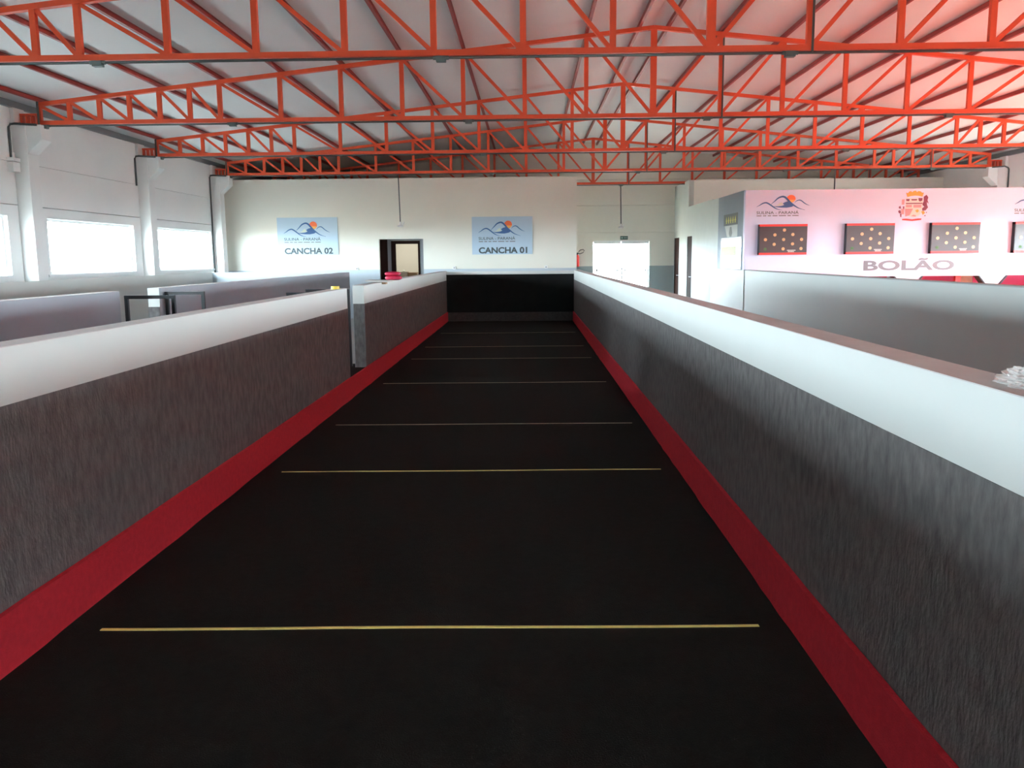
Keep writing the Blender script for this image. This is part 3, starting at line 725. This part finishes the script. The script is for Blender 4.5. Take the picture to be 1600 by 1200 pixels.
MB().box(XW-.023, XW-.02, 20.62, 21.05, 2.07, 2.08).box(XW-.023, XW-.02, 21.04, 21.05, 1.98, 2.07).build('corner_mark', M['inkl'], e)

# court signs on the back wall
def court_sign(x0, x1, z0, z1, num, label):
    y = YB; e = empty('court_sign', ((x0+x1)/2, y, z0), label, 'sign', 'court signs on the back wall')
    B(x0, x1, y-.025, y, z0, z1).build('panel', M['sign'], e)
    X = maplin(100, x0, 1360, x1); Z = maplin(100, z1, 885, z0)
    logo(e, X, Z, y-.0255)
    text('court_lettering', 'CANCHA '+num, X(238), X(1250), Z(866), Z(735), y-.0255, M['ink'], e, .035)
court_sign(-1.59, .12, 1.79, 2.84, '01', 'pale blue CANCHA sign on the back wall straight above the black backboard')
court_sign(-7.12, -5.40, 1.82, 2.87, '02', 'pale blue CANCHA sign nearer the windows, left of the back doorway')
for x, l in ((-4.89, 'small white wall socket below and right of the second court sign'), (-2.11, 'small white wall socket above the left corner of the black backboard'), (.5, 'small white wall socket above the right half of the black backboard')):
    e = empty('wall_socket', (x, YB, 1.42), l, 'socket', 'small white sockets on the dado line')
    B(x-.045, x+.045, YB-.035, YB, 1.38, 1.46).build('cover', M['white'], e, bevel=.004)
    MB().tube([(x, YB-.036, 1.42), (x, YB-.04, 1.42)], .018, 10).build('outlet', M['inkl'], e)
# exit sign and extinguisher
e = empty('exit_sign', (3.31, 30, 2.26), 'small dark green sign plate above the glass entrance', 'sign')
B(3.18, 3.44, 29.985, 30, 2.27, 2.39).build('plate', mat('exit_green', (.04, .10, .07), .5), e)
MB().box(3.20, 3.28, 29.982, 29.985, 2.30, 2.36).box(3.31, 3.345, 29.982, 29.985, 2.30, 2.36).box(3.355, 3.375, 29.982, 29.985, 2.30, 2.36).box(3.39, 3.42, 29.982, 29.985, 2.30, 2.36).build('pictogram', mat('exit_pale', (.35, .45, .4), .5), e)
e = empty('fire_extinguisher', (1.69, 29.88, 1.38), 'red fire extinguisher hanging left of the glass entrance', 'fire extinguisher')
MB().tube([(1.69, 29.88, 1.36), (1.69, 29.88, 1.38), (1.69, 29.88, 1.68), (1.69, 29.88, 1.75), (1.69, 29.88, 1.77)], [.06, .075, .075, .05, .025], 18).build('cylinder_body', M['scred'], e, smooth=True)
MB().tube([(1.69, 29.88, 1.77), (1.69, 29.88, 1.82)], .025, 10).box(1.66, 1.74, 29.87, 29.89, 1.82, 1.84).build('valve', M['blackm'], e)
MB().tube([(1.72, 29.87, 1.81), (1.79, 29.86, 1.80), (1.89, 29.86, 1.84), (1.93, 29.86, 1.91), (1.89, 29.86, 1.95), (1.80, 29.86, 1.93), (1.73, 29.86, 1.87)], .012, 8).build('hose', M['blackm'], e, smooth=True)
B(1.66, 1.72, 29.95, 30.0, 1.5, 1.7).build('bracket', M['pipe'], e)

# ------------------------------------------------------------------ things on the court walls
def ellipsoid(mb, c, r, nu=20, nv=12, jit=0, rnd=None):
    k = len(mb.v)
    for j in range(nv+1):
        th = math.pi*j/nv
        for i in range(nu):
            ph = 2*math.pi*i/nu; sgn = lambda v, p: math.copysign(abs(v)**p, v)
            q = 1+(rnd.uniform(-jit, jit) if rnd else 0)
            mb.v.append((c[0]+r[0]*q*sgn(math.cos(ph), .6)*max(.001, math.sin(th))**.6, c[1]+r[1]*q*sgn(math.sin(ph), .6)*max(.001, math.sin(th))**.6, c[2]+r[2]*q*sgn(math.cos(th), .7)))
    for j in range(nv):
        for i in range(nu):
            mb.f.append((k+j*nu+i, k+j*nu+(i+1)%nu, k+(j+1)*nu+(i+1)%nu, k+(j+1)*nu+i)); mb.mi.append(0)
rr = random.Random(2)
e = empty('folded_bundle', (-2.26, 14.05, HW), 'red folded nylon bundle resting on the far left court wall', 'bundle')
m = MB(); ellipsoid(m, (-2.2, 14.0, HW+.038), (.135, .12, .038), jit=.03, rnd=rr); m.build('lower_fold', M['redbag'], e, smooth=True)
m = MB(); ellipsoid(m, (-2.21, 14.0, HW+.105), (.13, .11, .032), jit=.03, rnd=rr); m.build('upper_fold', M['redbag'], e, smooth=True)
e = empty('tray', (-2.33, 13.0, HW), 'flat grey tray lying on the far left court wall before the red bundle', 'tray')
MB().prism([(-2.42, HW+.012), (-2.10, HW+.0), (-2.10, HW+.022), (-2.44, HW+.032)], 'Y', 12.75, 13.25).build('tray_plate', M['cap'], e)
B(-2.2, -2.14, 12.85, 13.0, HW-.03, HW+.0).build('handle', M['card'], e)
e = empty('tape_roll', (-2.27, 10.05, HW), 'small yellow tape roll on the end of the near left court wall', 'tape roll')
m = MB(); n = 24
for i in range(n):
    a0, a1 = 2*math.pi*i/n, 2*math.pi*(i+1)/n; k = len(m.v)
    for a in (a0, a1):
        for r, z in ((.028, 0), (.05, 0), (.05, .035), (.028, .035)): m.v.append((-2.27+r*math.cos(a), 10.05+r*math.sin(a), HW+z))
    for j in range(4): m.f.append((k+j, k+4+j, k+4+(j+1)%4, k+(j+1)%4)); m.mi.append(0)
m.build('tape', M['yplast'], e)
m = MB(); m.tube([(-2.27, 10.05, HW), (-2.27, 10.05, HW+.036)], .027, 20); m.build('core', M['card'], e)
# crumpled plastic bag
e = empty('plastic_bag', (1.36, 2.25, HW), 'crumpled clear plastic bag on the right wall at the picture edge', 'plastic bag')
def crumple(c, r, seed, nu=26, nv=14):
    rnd = random.Random(seed); mb = MB()
    for j in range(nv+1):
        th = math.pi/2*j/nv*1.0
        for i in range(nu):
            ph = 2*math.pi*i/nu; q = .72+rnd.uniform(0, .42)
            mb.v.append((c[0]+r[0]*q*math.cos(ph)*math.sin(th), c[1]+r[1]*q*math.sin(ph)*math.sin(th), c[2]+max(0, r[2]*q*math.cos(th))))
    for j in range(nv):
        for i in range(nu): mb.f.append((j*nu+i, j*nu+(i+1)%nu, (j+1)*nu+(i+1)%nu, (j+1)*nu+i)); mb.mi.append(0)
    return mb
crumple((1.335, 2.26, HW+.001), (.075, .13, .045), 4).build('film', M['plastic'], e)
crumple((1.315, 2.24, HW+.002), (.055, .08, .03), 9).build('inner_film', M['plastic'], e)
crumple((1.325, 2.24, HW+.003), (.016, .03, .040), 5, 12, 6).build('red_print', mat('pink_print', (.75, .2, .2), .4), e)
